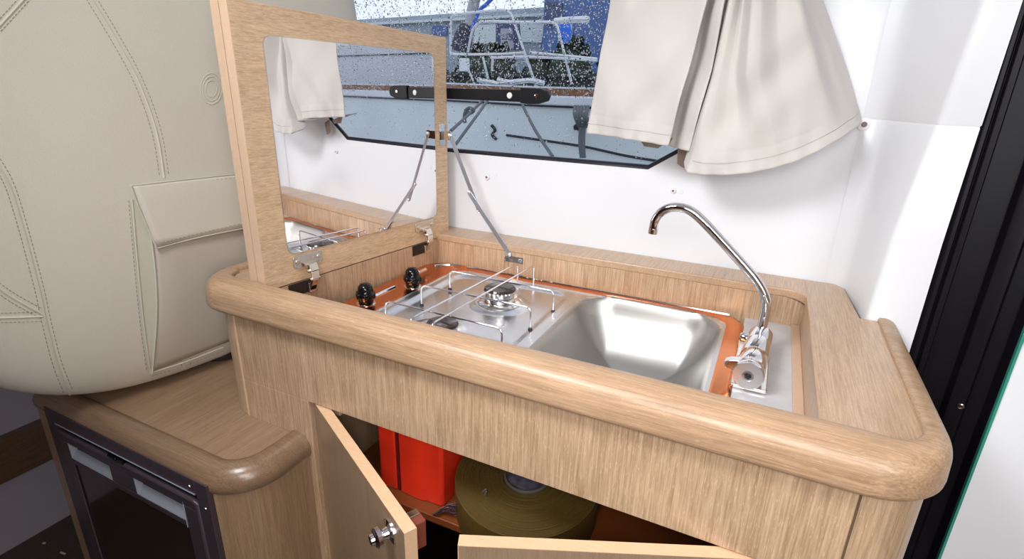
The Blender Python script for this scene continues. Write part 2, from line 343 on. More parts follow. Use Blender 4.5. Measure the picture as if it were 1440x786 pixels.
def knob_prof(): return [(a*1.25, b*1.2) for a, b in [(.0155, 0), (.0155, .002), (.008, .004), (.0065, .010), (.0095, .0125), (.0125, .014), (.0125, .019), (.0100, .0215), (.0075, .022), (.0065, .026), (.004, .027)]]
MB().lathe(knob_prof(), kb, -nn, 28).obj('knob', chrome, dl, smooth=True)
lb = h+dr*(L-.046)+nn*.019+Vector((0, 0, .678))
MB().obox(lb, dr*.03, nn*.024, (0, 0, .05)).obj('latch_case', brown, dl, bevel=.003)
MB().obox(lb+dr*.004+nn*.004+Vector((0, 0, .0501)), dr*.012, nn*.016, (0, 0, .0025)).obj('latch_bolt', steel2, dl, bevel=.001)
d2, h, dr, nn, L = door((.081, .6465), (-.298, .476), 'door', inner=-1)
MB().lathe(knob_prof(), h+dr*(L-.045)+Vector((0, 0, .665)), -nn, 28).obj('knob', chrome, d2, smooth=True)

# lid with mirror (a hinged part of the cabinet)
def lid3(u, z, off=0): return Vector((LA.x, LA.y, 0))+LD*u+LN*off+Vector((0, 0, z))
ZB, ZT = .9355, 1.450
def slab(off, th):
    a, b, c, d = lid3(0, ZB, off), lid3(.568, ZB, off), lid3(.568, 1.4445, off), lid3(0, 1.457, off); return MB().prism3([a, b, c, d], -LN*th)
lid = slab(0, .0235).obj('lid', wlid, G, bevel=.0012)
lid['label'] = 'raised oak lid with mirror set in its inner face'
slab(-.0255, .0240).obj('lid_backing', wlid, lid, bevel=.0012)
MB().obox(lid3(-.0012, ZB), LD*.0012, -LN*.0233, (0, 0, 1.457-ZB)).obox(lid3(-.0012, ZB, -.0257), LD*.0012, -LN*.0238, (0, 0, 1.457-ZB)).obj('edge_band', wedge, lid)
mp_ = rrect(.055, .996, .517, 1.4055, .018)
MB().prism3([lid3(u, z, .0003) for u, z in mp_], LN*.0012).obj('mirror_rim', plain('bevelled_mirror_edge', (.65, .6, .58), .15, 1), lid)
mp2 = rrect(.0565, .9975, .5155, 1.404, .0165)
MB().add([lid3(u, z, .0018) for u, z in mp2], [tuple(range(len(mp2)))]).obj('mirror', mir, lid)
# hinges
def hinge(u, z, nm):
    pts = rrect(u-.036, z+.005, u+.036, z+.031, .006, 3)
    b = MB().prism3([lid3(a, c, .0003) for a, c in pts], LN*.003).obj(nm, nickel, lid, bevel=.0008)
    b['label'] = 'nickel concealed hinge with two screws'
    m2 = MB()
    for s in (-1, 1): m2.lathe([(.0055, 0), (.005, .0012), (.002, .0016)], lid3(u+s*.026, z+.018, .0033), LN, 14)
    cup = [(a, c) for a, c in arc(0, 0, .015, 180, 360, 10)]
    m2.prism3([lid3(u+a, z+.014+c*1.1, .0033) for a, c in cup], LN*.006)
    path = [lid3(u+.004, z+.008, .008), lid3(u+.002, z-.006, .016), lid3(u, z-.022, .019), lid3(u-.001, z-.034, .014), lid3(u-.002, z-.052, .003)]
    for k in range(len(path)-1):
        a, c = path[k], path[k+1]; t = (c-a); wv = LD*(.010-.001*k); nv = t.cross(LD).normalized()*.004
        m2.obox(a-wv, wv*2, t, nv)
    m2.lathe([(.004, 0), (.004, .024)], lid3(u-.012, z-.022, .018), LD, 12).lathe([(.0035, 0), (.0035, .026)], lid3(u-.012, z-.004, .012), LD, 12)
    m2.obj('hinge_arm', nickel, b) if False else m2.obj(nm+'_arm', nickel, lid, smooth=False, bevel=.0007)
hinge(.100, .960, 'hinge'); hinge(.466, .962, 'hinge')
for u in (.078, .448): MB().obox(lid3(u-.030, .9055, -.0004), LD*.062, LN*.0006, (0, 0, .0275)).obj('hinge_pocket', dark, G)
for u in (.100, .466): MB().obox(lid3(u-.010, .906, .0001), LD*.020, LN*.010, (0, 0, .022)).obj('hinge_plate', nickel, G, bevel=.001)
# stay arm
pv = at(633, 190, Y=1.20); j1 = at(660, 270, Y=1.20); j2 = at(674, 297, Y=1.20); e2 = at(717, 358, Y=1.187)
br = MB().obox(lid3(.533, 1.182, .0003), LD*.022, LN*.0025, (0, 0, .055)).obj('stay_bracket', steel2, lid, bevel=.0008)
def bar(mbb, a, b, wd, th, fwd=Vector((.25, -1, .1))):
    t = (b-a); s = t.cross(fwd).normalized()*wd; nn = s.cross(t).normalized()*th
    mbb.obox(a-s*.5, t, s, nn); return mbb
m2 = MB(); bar(m2, pv, j2, .0105, .0022); bar(m2, j1+Vector((.0, -.003, 0)), e2, .0105, .0022)
for q in (pv, j1, j2, e2): m2.lathe([(.0045, 0), (.0045, .004), (.002, .0055)], q+Vector((0, -.001, 0)), (.2, -1, .1), 14)
m2.obj('stay_arm', plain('stay_steel', (.62, .63, .68), .28, .9), lid, bevel=.0004)['label'] = 'folding chrome stay arm holding the lid open'
m2 = MB(); q = lid3(.545, 1.208, 0); m2.obox(q+Vector((0, -.004, -.012)), (pv-q)+Vector((.004, 0, 0)), (0, .003, 0), (0, 0, .022)); m2.obj('stay_pivot', steel2, lid, bevel=.0005)
b0 = at(712, 361, Y=1.19); b1 = at(736, 367, Y=1.19)
MB().box((b0.x, 1.188, b1.z-.008), (b1.x, 1.1915, b1.z+.008)).box((b0.x, 1.178, b1.z-.008), (b0.x+.002, 1.19, b1.z+.008)).lathe([(.005, 0), (.0045, .0015), (.002, .002)], (b1.x-.008, 1.188, b1.z), (0, -1, 0), 14).obj('stay_foot', steel2, G, bevel=.0004)

# ------------------------------------------------------------------ hob and sink unit
H = thing('hob_sink_unit', 'stainless hob and sink inset in oak recess, orange wood reflection painted on its rim', 'hob', (-.40, .94, .867))
def sd(x, y, x0, y0, x1, y1, r):
    cx, cy, hx, hy = (x0+x1)/2, (y0+y1)/2, (x1-x0)/2-r, (y1-y0)/2-r
    qx, qy = abs(x-cx)-hx, abs(y-cy)-hy
    return math.hypot(max(qx, 0), max(qy, 0))+min(max(qx, qy), 0)-r
X0, X1, Y0_, Y1_ = -.815, -.002, .69, 1.190
def hz(x, y):
    z = .8715
    o = sd(x, y, X0, Y0_, X1, Y1_, .07)
    z -= .004*sstep(-.006, .0, o)
    inner = sd(x, y, -.715, .71, -.034, 1.150, .045); z -= .003*sstep(.004, -.006, inner)
    pan = sd(x, y, -.695, .72, -.385, 1.135, .04); z -= .007*sstep(.006, -.014, pan)
    s = sd(x, y, -.352, .755, -.045, 1.150, .075)
    z += .0012*math.exp(-((s-.006)/.005)**2)
    q_ = max(0, min(1, (.004-s)/.135)); z -= .128*(1-(1-q_)**2.6)*sstep(.006, -.012, s)
    for bx, by, r in ((-.512, 1.005, .060), (-.562, .815, .050)):
        q = math.hypot(x-bx, y-by); z += .006*sstep(r+.012, r-.008, q)
    return z
NX, NY = 220, 140
xs = [X0+(X1-X0)*i/NX for i in range(NX+1)]; ys = [Y0_+(Y1_-Y0_)*j/NY for j in range(NY+1)]
def plate(test, name, mat):
    idx = {}; vs = []; fs = []
    for j in range(NY):
        for i in range(NX):
            cx, cy = (xs[i]+xs[i+1])/2, (ys[j]+ys[j+1])/2
            if not test(cx, cy): continue
            f = []
            for a, b in ((i, j), (i+1, j), (i+1, j+1), (i, j+1)):
                if (a, b) not in idx:
                    x, y = xs[a], ys[b]; o = sd(x, y, X0, Y0_, X1, Y1_, .07)
                    idx[(a, b)] = len(vs); vs.append((x, y, hz(x, y)))
                f.append(idx[(a, b)])
            fs.append(tuple(f))
    return MB().add(vs, fs).obj(name, mat, H, smooth=True)
inside = lambda x, y: sd(x, y, -.715, .71, -.034, 1.150, .045) < 0
plate(lambda x, y: inside(x, y) and sd(x, y, -.352, .755, -.045, 1.150, .075) >= .004, 'hob_plate', steel)
plate(lambda x, y: sd(x, y, -.352, .755, -.045, 1.150, .075) < .004, 'basin', plain('satin_basin_steel', (.50, .49, .47), .40, 1, bump=.03, scale=200))
plate(lambda x, y: not inside(x, y) and sd(x, y, X0, Y0_, X1, Y1_, .07) < .001, 'flange', reflex_orange)['label'] = 'steel outer flange with orange wood reflection in its colour'
# bright bead pressed into the flange, broken at the knobs
bead = [(-.035, 1.176), (-.3, 1.176), (-.6, 1.176), (-.70, 1.176)]
MB().tube([(x, y, .8722) for x, y in bead], .0032, 8).obj('flange_bead', steel2, H, smooth=True)
MB().tube([(x, y, .8722) for x, y in [(-.72, 1.174), (-.745, 1.168), (-.765, 1.155), (-.778, 1.135)]], .0045, 8).obj('flange_bead', steel2, H, smooth=True)
MB().tube([(-.785, 1.105, .8722), (-.786, 1.03, .8722)], .004, 8).obj('flange_bead', steel2, H, smooth=True)
MB().tube([(-.770, .955, .8722), (-.772, .885, .8722)], .004, 8).obj('flange_bead', steel2, H, smooth=True)
MB().lathe([(.036, 0), (.036, .001), (.030, .003), (.012, .001)], (-.20, .95, .7445), seg=28).obj('drain', steel2, H, smooth=True)
bq = at(622, 453, Z=.903)
def burner(x, y, r, s):
    b = MB().lathe([(r*1.45, 0), (r*1.5, .003), (r*1.35, .007), (r*1.05, .009), (r*.98, .014), (r*1.15, .016), (r*1.2, .020), (r*1.0, .0215), (r*.98, .030)], (x, y, .8655), seg=40).obj('burner', steel2, H, smooth=True)
    MB().lathe([(r*.95, .030), (r*1.04, .031), (r*1.06, .034), (r*.98, .038), (r*.3, .0395)], (x, y, .8655), seg=80, wob=lambda a: 1+.018*math.cos(30*a)).obj('burner_cap', plain('black_enamel_cap', (.035, .02, .018), .2), b, smooth=True)
    MB().lathe([(r*1.07, .0295), (r*1.07, .0325), (r*1.0, .033)], (x, y, .8655), seg=90, wob=lambda a: 1+.03*math.cos(30*a)).obj('flame_ring', steel2, b, smooth=True)
burner(-.512, 1.005, .034, 1); burner(bq.x, bq.y, .029, .8)
def hobknob(x, y):
    k = MB().lathe([(.0145, .006), (.0165, .008), (.0165, .014), (.0205, .020), (.0215, .024), (.0205, .028), (.0172, .031), (.0165, .037), (.0148, .044), (.010, .0495), (.003, .051)], (x, y, .868), seg=36, wob=None).obj('control_knob', blkp, H, smooth=True)
    mm = MB()
    for a in range(6):
        t = 2*PI*a/6+.3; mm.lathe([(.003, .017), (.0042, .020), (.0042, .026), (.0025, .030)], (x+.0185*math.cos(t), y+.0185*math.sin(t), .868), seg=12)
    mm.obj('knob_grip', blkp, k, smooth=True)
    MB().lathe([(.021, .003), (.021, .0045), (.0145, .007), (.0135, .007)], (x, y, .868), seg=32).obj('knob_collar', steel2, k, smooth=True)
hobknob(-.760, .842); hobknob(-.737, .982)
# pan grate: its own lift-off thing
GR = thing('pan_grate', 'wire pan support grate standing over the two gas burners', 'grate', (-.52, .92, .866))
ZG = .914
def wire(a, b, name, feet=(True, True), z=ZG, fz=.866):
    a = Vector((*a, z)); b = Vector((*b, z)); d = (b-a).normalized(); pts = []
    if feet[0]: pts += [Vector((a.x, a.y, fz)), Vector((a.x, a.y, z-.010)), a+d*.003+Vector((0, 0, -.003)), a+d*.010]
    else: pts += [a]
    if feet[1]: pts += [b-d*.010, b-d*.003+Vector((0, 0, -.003)), Vector((b.x, b.y, z-.010)), Vector((b.x, b.y, fz))]
    else: pts += [b]
    MB().tube(pts, .0021, 10).obj(name, chrome, GR, smooth=True)
wire((-.655, 1.020), (-.385, 1.015), 'grate_bar'); wire((-.655, .903), (-.390, .904), 'grate_bar'); wire((-.664, .792), (-.395, .787), 'grate_bar')
wire((-.560, .735), (-.534, 1.145), 'grate_bar', z=ZG+.004); wire((-.513, .735), (-.492, 1.150), 'grate_bar', z=ZG+.004)
for x, y in ((-.655, .903), (-.390, .904), (-.385, 1.015), (-.655, 1.02)):
    MB().lathe([(.005, 0), (.0045, .004), (.003, .006)], (x, y, .8645), seg=14).obj('rubber_foot', rub, GR, smooth=True)

# ------------------------------------------------------------------ tap
T = thing('folding_tap', 'chrome folding tap with bent swivel spout beside the sink', 'tap', (.03, 1.0, .87))
P1, P2 = Vector((.030, 1.035, .897)), Vector((.0175, .850, .8985)); ax = (P2-P1).normalized(); Lt = (P2-P1).length
MB().lathe([(.018, 0), (.021, .003), (.0215, .05), (.0205, .052), (.0205, .055), (.0225, .057), (.0225, .105), (.0212, .108), (.0212, .112), (.0228, .115), (.0228, Lt-.028), (.0215, Lt-.025), (.021, Lt-.02)], P1, ax, 40).obj('tap_body', chrome, T, smooth=True)
kn = MB().lathe([(.0205, Lt-.024), (.0235, Lt-.021), (.0245, Lt-.004), (.0235, Lt), (.009, Lt), (.008, Lt-.002), (.003, Lt-.002)], P1, ax, 40, wob=lambda a: 1+.02*math.cos(8*a)).obj('tap_knob', chrome, T, smooth=True)
MB().lathe([(.0232, Lt+.0001), (.0228, Lt+.0006), (.009, Lt+.0006), (.0085, Lt+.0001)], P1, ax, 40).obj('knob_face', plain('satin_knob_face', (.62, .62, .62), .35, .9), kn, smooth=True)
MB().lathe([(.006, Lt-.0015), (.0058, Lt+.001), (.002, Lt+.002)], P1, ax, 6).obj('knob_screw', plain('dark_socket', (.05, .05, .06), .3, .8), kn)
lv = P1+ax*(Lt-.03)
MB().prism3([lv+Vector((-.018, 0, -.006)), lv+Vector((-.038, .002, .000)), lv+Vector((-.040, .002, .010)), lv+Vector((-.030, 0, .016)), lv+Vector((-.010, 0, .020))], ax*.020).obj('lever', chrome, T, bevel=.003)
MB().lathe([(.009, 0), (.009, .012), (.006, .016)], P1+ax*.03+Vector((-.018, 0, .0)), (-1, 0, .15), 20).obj('button', chrome, T, smooth=True)
sp = [at(a, b, Y=1.03) for a, b in ((1068, 474), (1072, 458), (1077, 434), (1076, 418), (1066, 398), (1050, 378), (1010, 334), (985, 308), (970, 296), (957, 292), (943, 292), (930, 298), (921, 310), (918.5, 324))]
MB().tube(smooth_path(sp, 6), .0088, 20).obj('spout', chrome, T, smooth=True)
MB().lathe([(.0125, 0), (.0125, .010), (.0105, .014), (.0092, .016)], sp[0]-Vector((0, 0, .004)), (sp[1]-sp[0]), 28).obj('spout_collar', chrome, T, smooth=True)
MB().lathe([(.0095, -.004), (.0095, .006), (.007, .0065)], sp[-1], (sp[-1]-sp[-2]), 24).obj('nozzle', steel2, T, smooth=True)
MB().box((-.006, .86, .866), (.050, 1.05, .8745)).obj('tap_base', steel2, T, bevel=.003)

# ------------------------------------------------------------------ fridge cabinet
C = thing('fridge_cabinet', 'low oak cabinet housing the small fridge under the cream seat', 'cabinet', (-1.1, .8, 0))
fp = [(-1.42, .465), (-1.2, .465), (-1.0, .465)]+arc(-.845, .565, .10, 270, 360, 14)+[(-.745, .6365)]
prof2 = [(.05, .640), (.05, .655), (.045, .660), (.036, .6625), (.026, .6615), (.014, .6555), (.006, .647), (.001, .636), (.001, .622), (.005, .613), (.014, .610), (.05, .610)]
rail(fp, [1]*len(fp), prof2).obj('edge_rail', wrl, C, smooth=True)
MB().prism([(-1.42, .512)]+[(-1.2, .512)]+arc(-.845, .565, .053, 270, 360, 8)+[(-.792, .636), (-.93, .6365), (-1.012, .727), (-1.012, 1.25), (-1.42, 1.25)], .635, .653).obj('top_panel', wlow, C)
pts = [(-.823, .4735)]+arc(-.845, .565, .0915, 270, 360, 14)[3:]+[(-.7535, .6365), (-.775, .6365)]+arc(-.845, .565, .073, 360, 275, 10)+[(-.823, .50)]
MB().prism(pts, 0, .611).obj('corner_post', wood('oak_lower_post', 2, (.24, .15, .085), (.36, .225, .13)), C, smooth=True)
MB().box((-1.415, .468, 0), (-1.372, .49, .63)).box((-1.415, .49, 0), (-1.40, 1.2, .63)).obj('side_panel', wlow, C, bevel=.001)
FR = thing('fridge', 'small built-in fridge with dark door and silver grip recesses', 'fridge', (-1.1, .6, .02))
def ring(x0, z0, x1, z1, t, y0, y1):
    m = MB()
    m.box((x0, y0, z0), (x0+t, y1, z1)); m.box((x1-t, y0, z0), (x1, y1, z1)); m.box((x0+t, y0, z1-t), (x1-t, y1, z1)); m.box((x0+t, y0, z0), (x1-t, y1, z0+t)); return m
ring(-1.370, .03, -.824, .6355, .034, .4635, .475).obj('frame', gun, FR, bevel=.0015)
MB().box((-1.336, .474, .064), (-.858, .90, .602)).obj('housing', dark, FR)
MB().tube([(-1.334, .4625, .6035), (-.860, .4625, .6035)], .0011, 6).obj('frame_bead', silver, FR)
YD = .462
# door built round the two grip recesses
dz1, dz0 = .583, .07; dx0, dx1 = -1.333, -.862; gz1, gz0 = .562, .522
m2 = MB(); m2.box((dx0, YD, gz1), (dx1, .476, dz1)); m2.box((dx0, YD, dz0), (dx0+.03, .476, gz1)); m2.box((dx1-.042, YD, dz0), (dx1, .476, gz1))
m2.box((dx0+.03, YD, .508), (dx1-.042, .476, gz0)); m2.box((-1.147, YD, gz0), (-1.063, .476, gz1)); m2.obj('door_frame', gun, FR, bevel=.002)
MB().tube([(dx0+.004, YD+.004, dz1), (dx1-.006, YD+.004, dz1), (dx1-.002, YD+.004, dz1-.004), (dx1-.001, YD+.004, dz0)], .006, 10).obj('door_roll_edge', gun, FR, smooth=True)
for a, b in ((dx0+.03, -1.147), (-1.063, dx1-.042)):
    yb = YD+.024
    MB().add([(a, YD+.001, gz0), (b, YD+.001, gz0), (b, yb, gz1+.002), (a+.016, yb, gz1+.002), (a, YD+.001, gz1), (b, YD+.001, gz1)],
             [(0, 1, 2, 3), (0, 3, 4), (1, 5, 2), (3, 2, 5, 4)]).obj('grip_recess', silver, FR, recalc=False)
MB().box((dx0+.032, YD+.003, dz0), (dx1-.044, .478, .507)).obj('door_panel', fpan, FR, bevel=.001)
MB().tube([(dx0+.031, YD+.001, dz0), (dx0+.031, YD+.001, .506)], .0022, 8).obj('door_bead', gun, FR, smooth=True)
MB().tube([(dx1-.043, YD+.001, .57), (dx1-.043, YD-.0002, .508)], .0012, 6).obj('door_joint', silver, FR)
MB().box((-1.135, YD-.002, .586), (-1.085, .470, .597)).tube([(-1.13, YD-.003, .5965), (-1.10, YD-.004, .5965)], .003, 8).obj('latch', blkp, FR, bevel=.001)
for a, b in ((-.874, .6165), (-.838, .5795)): MB().lathe([(.0035, 0), (.003, .0012), (.001, .0015)], (a, .4635, b), (0, -1, 0), 12).obj('screw', steel2, FR, smooth=True)

# ------------------------------------------------------------------ helm seat
SC = Vector((-1.22, .765, 1.285)); SA, SB, SCZ, SH = .115, .525, .625, .13; PE = 3.0
ST = thing('helm_seat', 'large cream leather seat seen from behind with stitched seams and flap pocket', 'seat', (-1.2, .76, .66))
def seatF(p):
    y = p.y-SC.y; x = p.x-SC.x-SH*y; z = p.z-SC.z
    return abs(x/SA)**PE+abs(y/SB)**PE+abs(z/SCZ)**PE-1
def hit(px, py, off=0):
    d = RI*((px-720)/F)-UP*((py-393)/F)+FW; d.normalize(); t = 1.0; prev = seatF(CAM+d*t)
    while t < 2.6:
        t2 = t+.01; f = seatF(CAM+d*t2)
        if f < 0:
            a, b = t, t2
            for _ in range(20):
                m = (a+b)/2
                if seatF(CAM+d*m) < 0: b = m
                else: a = m
            q = CAM+d*a; e = 1e-4
            g = Vector((seatF(q+Vector((e, 0, 0)))-seatF(q-Vector((e, 0, 0))), seatF(q+Vector((0, e, 0)))-seatF(q-Vector((0, e, 0))), seatF(q+Vector((0, 0, e)))-seatF(q-Vector((0, 0, e))))).normalized()
            return q+g*off
        t = t2
    # silhouette: closest approach
    best = min((abs(seatF(CAM+d*(1+k*.005))), k) for k in range(320)); return CAM+d*(1+best[1]*.005)
bm = bmesh.new(); bmesh.ops.create_cube(bm, size=2); bmesh.ops.subdivide_edges(bm, edges=bm.edges[:], cuts=40, use_grid_fill=True)
mb = MB(); vi = {}
for v in bm.verts:
    c = v.co; q = Vector([math.tan(t*PI/4.0) for t in c]) if False else c
    s = (abs(q.x)**PE+abs(q.y)**PE+abs(q.z)**PE)**(1/PE); q = q/s
    vi[v.index] = (SC.x+q.x*SA+SH*q.y*SB, SC.y+q.y*SB, SC.z+q.z*SCZ)
bm.verts.ensure_lookup_table()
mb.add([vi[i] for i in range(len(bm.verts))], [tuple(v.index for v in f.verts) for f in bm.faces]); bm.free()
seat = mb.obj('seat_back', leather, ST, smooth=True)
MB().lathe([(.05, -.02), (.05, .02), (.045, .02)], (-1.22, .80, .675), seg=28).obj('pedestal', dark, ST, smooth=True)
def seam(pts, name='seam', r=.0022, stitch=6.5, step=6.0, both=True, off=.0, mat=None, surf=None):
    surf = surf or (lambda x, y, o=0: hit(x, y, o))
    pl = smooth_path([(x, y, 0) for x, y in pts], 8)
    MB().tube([surf(p.x, p.y, off) for p in pl], r, 6).obj(name, mat or leather, ST, smooth=True)
    if not stitch: return
    L = [0]
    for i in range(1, len(pl)): L.append(L[-1]+(pl[i]-pl[i-1]).length)
    def pos(s):
        for i in range(1, len(pl)):
            if L[i] >= s:
                t = (s-L[i-1])/(L[i]-L[i-1]+1e-9); p = pl[i-1].lerp(pl[i], t); d = (pl[i]-pl[i-1]).normalized(); return p, Vector((-d.y, d.x, 0))
        return pl[-1], Vector((0, 1, 0))
    mm = MB()
    for side in ((-1, 1) if both else (1,)):
        s = 1
        while s+step*.6 < L[-1]:
            a, na = pos(s); b, nb = pos(s+step*.6); a = a+na*side*stitch; b = b+nb*side*stitch
            mm.tube([surf(a.x, a.y, off+.0004), surf(b.x, b.y, off+.0004)], .0007, 5); s += step
    tag(mm.obj('stitching', thread, ST), kind='stuff')
seam([(126, -6), (160, 50), (195, 115), (220, 185), (231, 250)])
seam([(261, 503), (262, 519)])
seam([(-6, 226), (14, 262), (35, 330), (56, 410), (63, 443), (80, 510), (98, 555)])
seam([(40, -8), (18, 16), (-6, 42)])
seam([(-6, 402), (20, 420), (62, 443)])
seam([(-6, 447), (30, 446), (60, 445)])
# pocket
def patch(edge_l, edge_r, off, name, mat, nu=14, nv=14, thick=.0):
    """edge_l/edge_r: functions v -> pixel; surface follows the seat, proud by off(u, v)"""
    g = MB().grid(lambda u, v: hit(*(Vector(edge_l(v)).lerp(Vector(edge_r(v)), u)), off(u, v)), nu, nv)
    return g.obj(name, mat, ST, smooth=True, solid=.004, recalc=True)
def poly(pts):
    ps = smooth_path([(x, y, 0) for x, y in pts], 10)
    def f(v):
        k = v*(len(ps)-1); i = min(int(k), len(ps)-2); q = ps[i].lerp(ps[i+1], k-i); return (q.x, q.y)
    return f
pr_ = poly([(400, 330), (398, 400), (392, 450)])
patch(poly([(183, 279), (190, 360), (200, 450), (210, 521)]), poly([(240, 300), (240, 380), (240, 450), (240, 511)]), lambda u, v: .003, 'pocket_gusset', ivory)
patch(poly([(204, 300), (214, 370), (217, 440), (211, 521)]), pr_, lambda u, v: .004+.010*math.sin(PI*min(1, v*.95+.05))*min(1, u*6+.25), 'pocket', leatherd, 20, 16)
patch(poly([(179, 260), (187, 275), (200, 308), (215, 345)]), poly([(405, 236), (405, 255), (405, 280), (405, 306)]), lambda u, v: .010+.008*v, 'pocket_flap', leather, 20, 8)
sf = lambda o0: (lambda x, y, o=0: hit(x, y, o+o0))
seam([(179, 260), (250, 252), (325, 244), (345, 242)], 'flap_piping', .0016, 5, 6, False, .012, ivory)
seam([(215, 346), (270, 332), (335, 319)], 'flap_piping', .0024, 0, off=.018, mat=ivory)
seam([(179, 260), (190, 290), (203, 320), (215, 346)], 'flap_piping', .0020, 0, off=.016, mat=ivory)
seam([(220, 338), (275, 325), (336, 311)], 'flap_seam', .0004, .01, 6, False, .0215)
seam([(184, 280), (191, 360), (200, 450), (210, 521)], 'gusset_piping', .0024, 5, 6, False, .005, ivory)
seam([(204, 305), (214, 370), (217, 440), (211, 521)], 'pocket_piping', .0024, 0, off=.010, mat=ivory)
seam([(209, 522), (260, 506), (312, 486)], 'pocket_piping', .0022, 5, 6, False, .006, ivory)
# faint round embossing near the lid
m2 = MB()
for k, r in enumerate((10, 15, 19)): m2.tube([hit(297+r*.8*math.cos(t), 125+r*1.15*math.sin(t), .0006) for t in [2*PI*q/24 for q in range(24)]], .0006, 5, closed=True)
m2.obj('embossed_ring', ivory, ST, smooth=True)
gb = at(371, 3, Y=1.12); MB().lathe([(.008, -.006), (.010, 0), (.006, .006)], gb, (0, -1, .2), 16).obj('back_button', blk, ST, smooth=True)

# ------------------------------------------------------------------ curtain
CU = thing('curtain', 'pale linen curtain gathered in folds over the right end of the window', 'curtain', (-.15, 1.27, 1.2))
# key columns: top px, mid px, bottom px, depth from wall at top / bottom
K = [((869, -60), (843, 90), (826, 187), .030, .030), ((895, -60), (870, 90), (850, 191), .052, .050), ((925, -60), (893, 90), (880, 196), .060, .058), ((960, -60), (925, 95), (905, 199), .058, .062),
     ((990, -60), (952, 95), (925, 203), .060, .064), ((1010, -60), (968, 100), (939, 205), .066, .070), ((1012, -60), (966, 102), (936, 204), .046, .048), ((1008, -60), (962, 104), (938, 203), .020, .020),
     ((1014, -60), (976, 100), (946, 207), .022, .026), ((1022, -60), (990, 98), (957, 210), .046, .048), ((1030, -60), (1001, 98), (968, 213), .052, .060), ((1032, -60), (1000, 100), (967, 214), .034, .036), ((1028, -60), (996, 104), (970, 212), .012, .014),
     ((1036, -60), (999, 110), (962, 228), .010, .022), ((1040, -60), (1003, 108), (966, 242), .026, .056), ((1046, -60), (1012, 106), (985, 246), .020, .062), ((1050, -60), (1026, 104), (1010, 247), .002, .060), ((1054, -60), (1036, 106), (1040, 245), .004, .060),
     ((1060, -60), (1050, 108), (1070, 241), .075, .054), ((1072, -60), (1068, 108), (1098, 234), .080, .052), ((1090, -60), (1095, 108), (1125, 224), .050, .040), ((1100, -60), (1128, 106), (1155, 210), .050, .030), ((1112, -60), (1152, 106), (1180, 196), .046, .018), ((1118, -60), (1165, 106), (1197, 184), .020, .008), ((1126, -60), (1178, 104), (1206, 178), .036, .012), ((1136, -60), (1191, 98), (1212, 170), .010, .003)]
def curt(u, v):
    k = u*(len(K)-1); i = min(int(k), len(K)-2); t = k-i
    def P(c):
        a, m, b, d0, d1 = c; s = v
        # quadratic through a, m, b by pixel height
        sm = (m[1]-a[1])/(b[1]-a[1])
        x = a[0]+(m[0]-a[0])*s/sm if s < sm else m[0]+(b[0]-m[0])*(s-sm)/(1-sm)
        y = a[1]+(b[1]-a[1])*s; d = d0+(d1-d0)*s
        return Vector((x, y, d))
    p0, p1, p2, p3 = P(K[max(i-1, 0)]), P(K[i]), P(K[i+1]), P(K[min(i+2, len(K)-1)])
    q = .5*((2*p1)+(p2-p0)*t+(2*p0-5*p1+4*p2-p3)*t*t+(3*p1-p0-3*p2+p3)*t**3)
    q = q.lerp(p1.lerp(p2, t), .35)
    dd = max(.002, q.z)+(.052+.035*sstep(8, 16, k))*sstep(25.3, 21.5, k)
    o = at(q.x, q.y, Y=YW-dd)
    amp = min(1, max(0, q.z)/.04)
    wr = .0032*math.sin(o.x*150+4*math.sin(o.z*11))*math.exp(-(1-v)/.10)+.0075*math.sin(o.x*34+o.z*13)*math.sin(o.z*19+o.x*7)+.006*math.sin(o.x*21-o.z*31+2)*math.sin(o.z*9-o.x*17)+.0012*math.sin(o.x*70-o.z*60)
    hem = -.0010*math.exp(-(((1-v)-.105)/.006)**2)
    return o+Vector((0, -(wr+hem)*amp, 0))
CN = 25*14
MB().grid(curt, CN, 110).obj('curtain_fabric', cloth, CU, smooth=True, solid=.0012, off=0)
# turned-up undersides of the hem, seen from below between the folds
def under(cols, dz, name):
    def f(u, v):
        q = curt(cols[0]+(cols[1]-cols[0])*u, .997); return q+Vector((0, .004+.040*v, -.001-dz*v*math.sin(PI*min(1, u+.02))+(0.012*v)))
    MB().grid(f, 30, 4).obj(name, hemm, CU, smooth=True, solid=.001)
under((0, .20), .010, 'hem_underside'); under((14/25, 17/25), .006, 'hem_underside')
def tuck(pts, y, name): 
    MB().prism3([at(a, b, Y=y) for a, b in pts], (0, .006, 0)).obj(name, hemm, CU, bevel=.002)
tuck([(897, 190), (905, 206), (925, 209), (933, 203), (915, 196)], YW-.03, 'fold_tuck'); tuck([(953, 203), (952, 230), (962, 237), (970, 212)], YW-.022, 'fold_tuck')
m2 = MB()
for k in range(150):
    u = k/150*.225; a = curt(u, .945); b = curt(u+.0008, .945); m2.tube([a+Vector((0, -.0012, 0)), b+Vector((0, -.0012, 0))], .0005, 4)
for k in range(260):
    u = 14.2/25+k/260*(10.5/25); a = curt(u, .945); b = curt(u+.0009, .945); m2.tube([a+Vector((0, -.0012, 0)), b+Vector((0, -.0012, 0))], .0005, 4)
tag(m2.obj('hem_stitching', thread, CU), kind='stuff')
